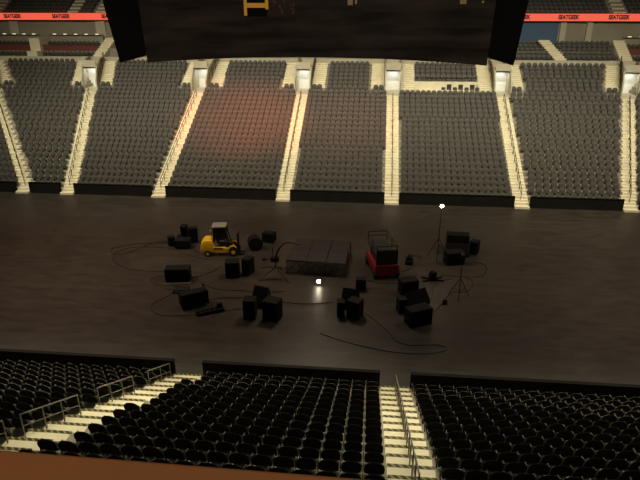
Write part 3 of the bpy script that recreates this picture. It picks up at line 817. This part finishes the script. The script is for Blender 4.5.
# cables lying on the floor
def smooth_path(P, n=8):
    out = []
    for i in range(len(P)-1):
        p0 = P[max(i-1, 0)]; p1 = P[i]; p2 = P[i+1]; p3 = P[min(i+2, len(P)-1)]
        for k in range(n):
            t = k/n
            out.append(tuple(.5*((2*p1[j])+(-p0[j]+p2[j])*t+(2*p0[j]-5*p1[j]+4*p2[j]-p3[j])*t*t+(-p0[j]+3*p1[j]-3*p2[j]+p3[j])*t**3) for j in (0, 1)) + (.022,))
    out.append(tuple(P[-1])+(.022,)); return out
cables = [
    ([(-13.36, 34.71), (-14.26, 34.39), (-15.61, 34.34), (-17.03, 34.61), (-18.49, 35.74), (-18.96, 37.13), (-18.3, 38.15), (-16.84, 38.48), (-15.21, 38.35), (-14.03, 37.61), (-12.77, 37.0), (-11.78, 36.74)], 'black cable in a big loop at the far left, running behind the large wedge speaker'),
    ([(-15.38, 40.24), (-16.03, 39.76), (-17.06, 39.05), (-17.61, 38.02), (-18.25, 37.11), (-19.14, 37.02), (-19.59, 37.83), (-18.92, 38.48), (-17.72, 39.09), (-15.77, 39.48)], 'black cable looping from the left heap to the leftmost bend'),
    ([(-13.25, 32.34), (-14.0, 32.34), (-14.62, 32.87), (-14.5, 33.49), (-13.57, 33.66), (-11.78, 33.76), (-11.0, 34.46), (-10.46, 35.66)], 'black cable passing under the large wedge speaker to the forklift side'),
    ([(-12.18, 31.8), (-12.83, 30.77), (-13.32, 29.81), (-13.1, 29.08), (-12.4, 28.54), (-11.29, 28.53), (-10.25, 28.75)], 'black cable with a left hand bend below the pedal board'),
    ([(-11.82, 33.91), (-10.83, 32.65), (-9.52, 32.06), (-7.99, 32.06), (-6.84, 31.9), (-5.4, 32.31)], 'black cable from the wedge speaker to the three-cabinet cluster'),
    ([(-10.05, 30.64), (-9.05, 31.01), (-7.72, 31.13)], 'short black cable between the askew long case and the three-cabinet cluster'),
    ([(-5.36, 30.83), (-4.21, 30.69), (-2.97, 30.87), (-1.87, 31.17)], 'black cable between the two front speaker clusters'),
    ([(4.95, 35.68), (6.21, 35.49), (7.59, 35.7), (8.15, 36.62), (8.18, 37.62), (7.53, 37.98), (6.64, 37.73)], 'black cable in a loop right of the right rear pile'),
    ([(6.53, 35.37), (6.94, 34.95), (6.8, 34.05), (6.31, 33.3), (5.39, 33.07), (4.7, 31.93)], 'black cable looping right of the tripod stand'),
    ([(4.6, 31.54), (4.02, 30.6), (3.71, 31.2), (4.05, 32.4), (4.31, 33.81), (4.92, 34.76), (5.63, 35.13)], 'black cable tangled beside the tiny lamp can'),
    ([(-2.64, 27.4), (-1.18, 26.66), (0.69, 26.06), (2.07, 25.86), (3.13, 25.91), (4.11, 26.24), (4.31, 26.6), (3.8, 26.84), (2.38, 26.66), (1.63, 27.04), (1.2, 27.93), (0.28, 29.41), (-0.34, 30.06)], 'black cable with a long bend on the bare floor nearest the near stand'),
    ([(-0.19, 34.41), (0.76, 34.06), (2.09, 34.04)], 'short black cable behind the right front pile'),
    ([(2.22, 35.89), (3.17, 36.8), (3.77, 38.41), (3.5, 38.75), (2.53, 38.47)], 'black cable around the small peaked bag'),
    ([(-9.2, 28.5), (-8.67, 29.26), (-7.44, 29.87)], 'short black cable from the flat lighting bar'),
]
for path, lab in cables:
    q = MB(); q.tube(smooth_path(path), .022, 6)
    tag(q.build('cable', M['cable'], smooth=True), lab, 'cable', 'black cables on the arena floor')

# ------------------------------------------------------------------ lights of the hall and added fills
def area(loc, target, energy, size, col, sy=None, spread=180):
    ld = bpy.data.lights.new('area_lamp', 'AREA'); ld.energy = energy; ld.color = col; ld.shape = 'RECTANGLE'; ld.size = size; ld.size_y = sy or size; ld.spread = R(spread)
    o = bpy.data.objects.new('area_lamp', ld); COL.objects.link(o); o.location = loc
    o.rotation_euler = (Vector(target)-Vector(loc)).to_track_quat('-Z', 'Y').to_euler(); return o
def spot(loc, target, energy, ang, col, blend=.8, size=.5):
    ld = bpy.data.lights.new('spot_lamp', 'SPOT'); ld.energy = energy; ld.color = col; ld.spot_size = R(ang); ld.spot_blend = blend; ld.shadow_soft_size = size
    o = bpy.data.objects.new('spot_lamp', ld); COL.objects.link(o); o.location = loc
    o.rotation_euler = (Vector(target)-Vector(loc)).to_track_quat('-Z', 'Y').to_euler(); return o
WARM = (1., .90, .70)
area((-4, 38, 31), (-4, 62, 4), 9900, 80, WARM, 2, 80)
area((-2, 31, 26), (-2, 16.5, 2.5), 2100, 44, (1, .90, .64), 2, 46)
area((-26, 36, 27), (-21, 35, 0), 1300, 14, (1, .70, .52), 10, 80)
area((21, 38, 27), (17, 37, 0), 1200, 12, (1, .78, .60), 10, 80)
spot((-6, 43, 28), (-14.2, 61.5, 5.5), 66000, 33, (1, .19, .085), 1.)
spot((-2, 43, 28), (-3.5, 61.5, 5.5), 14000, 30, (1, .22, .10), 1.)
spot((-3.6, 36.5, 13.9), (-3.6, 36.5, 0), 3300, 150, (1, .80, .60), .9, 1.5)  # added spot under the scoreboard, fills the floor its body shadows
spot((-22, 31, 24), (-12.5, 37.2, .5), 5200, 22, (1, .84, .62), 1., .6)  # added unseen spot, brightens the forklift and the floor around it
area((0, -3, 21), (-1, 3, 15), 210, 3, (1, .85, .65))  # added fill behind the viewer, lights the near ledge
w = bpy.data.worlds.new('hall_air'); scene.world = w; w.use_nodes = True
w.node_tree.nodes['Background'].inputs[0].default_value = (.9, .85, .7, 1); w.node_tree.nodes['Background'].inputs[1].default_value = .012

scene.view_settings.view_transform = 'Standard'; scene.view_settings.look = 'None'
scene.view_settings.exposure = 0; scene.view_settings.gamma = 1; scene.view_settings.use_curve_mapping = False
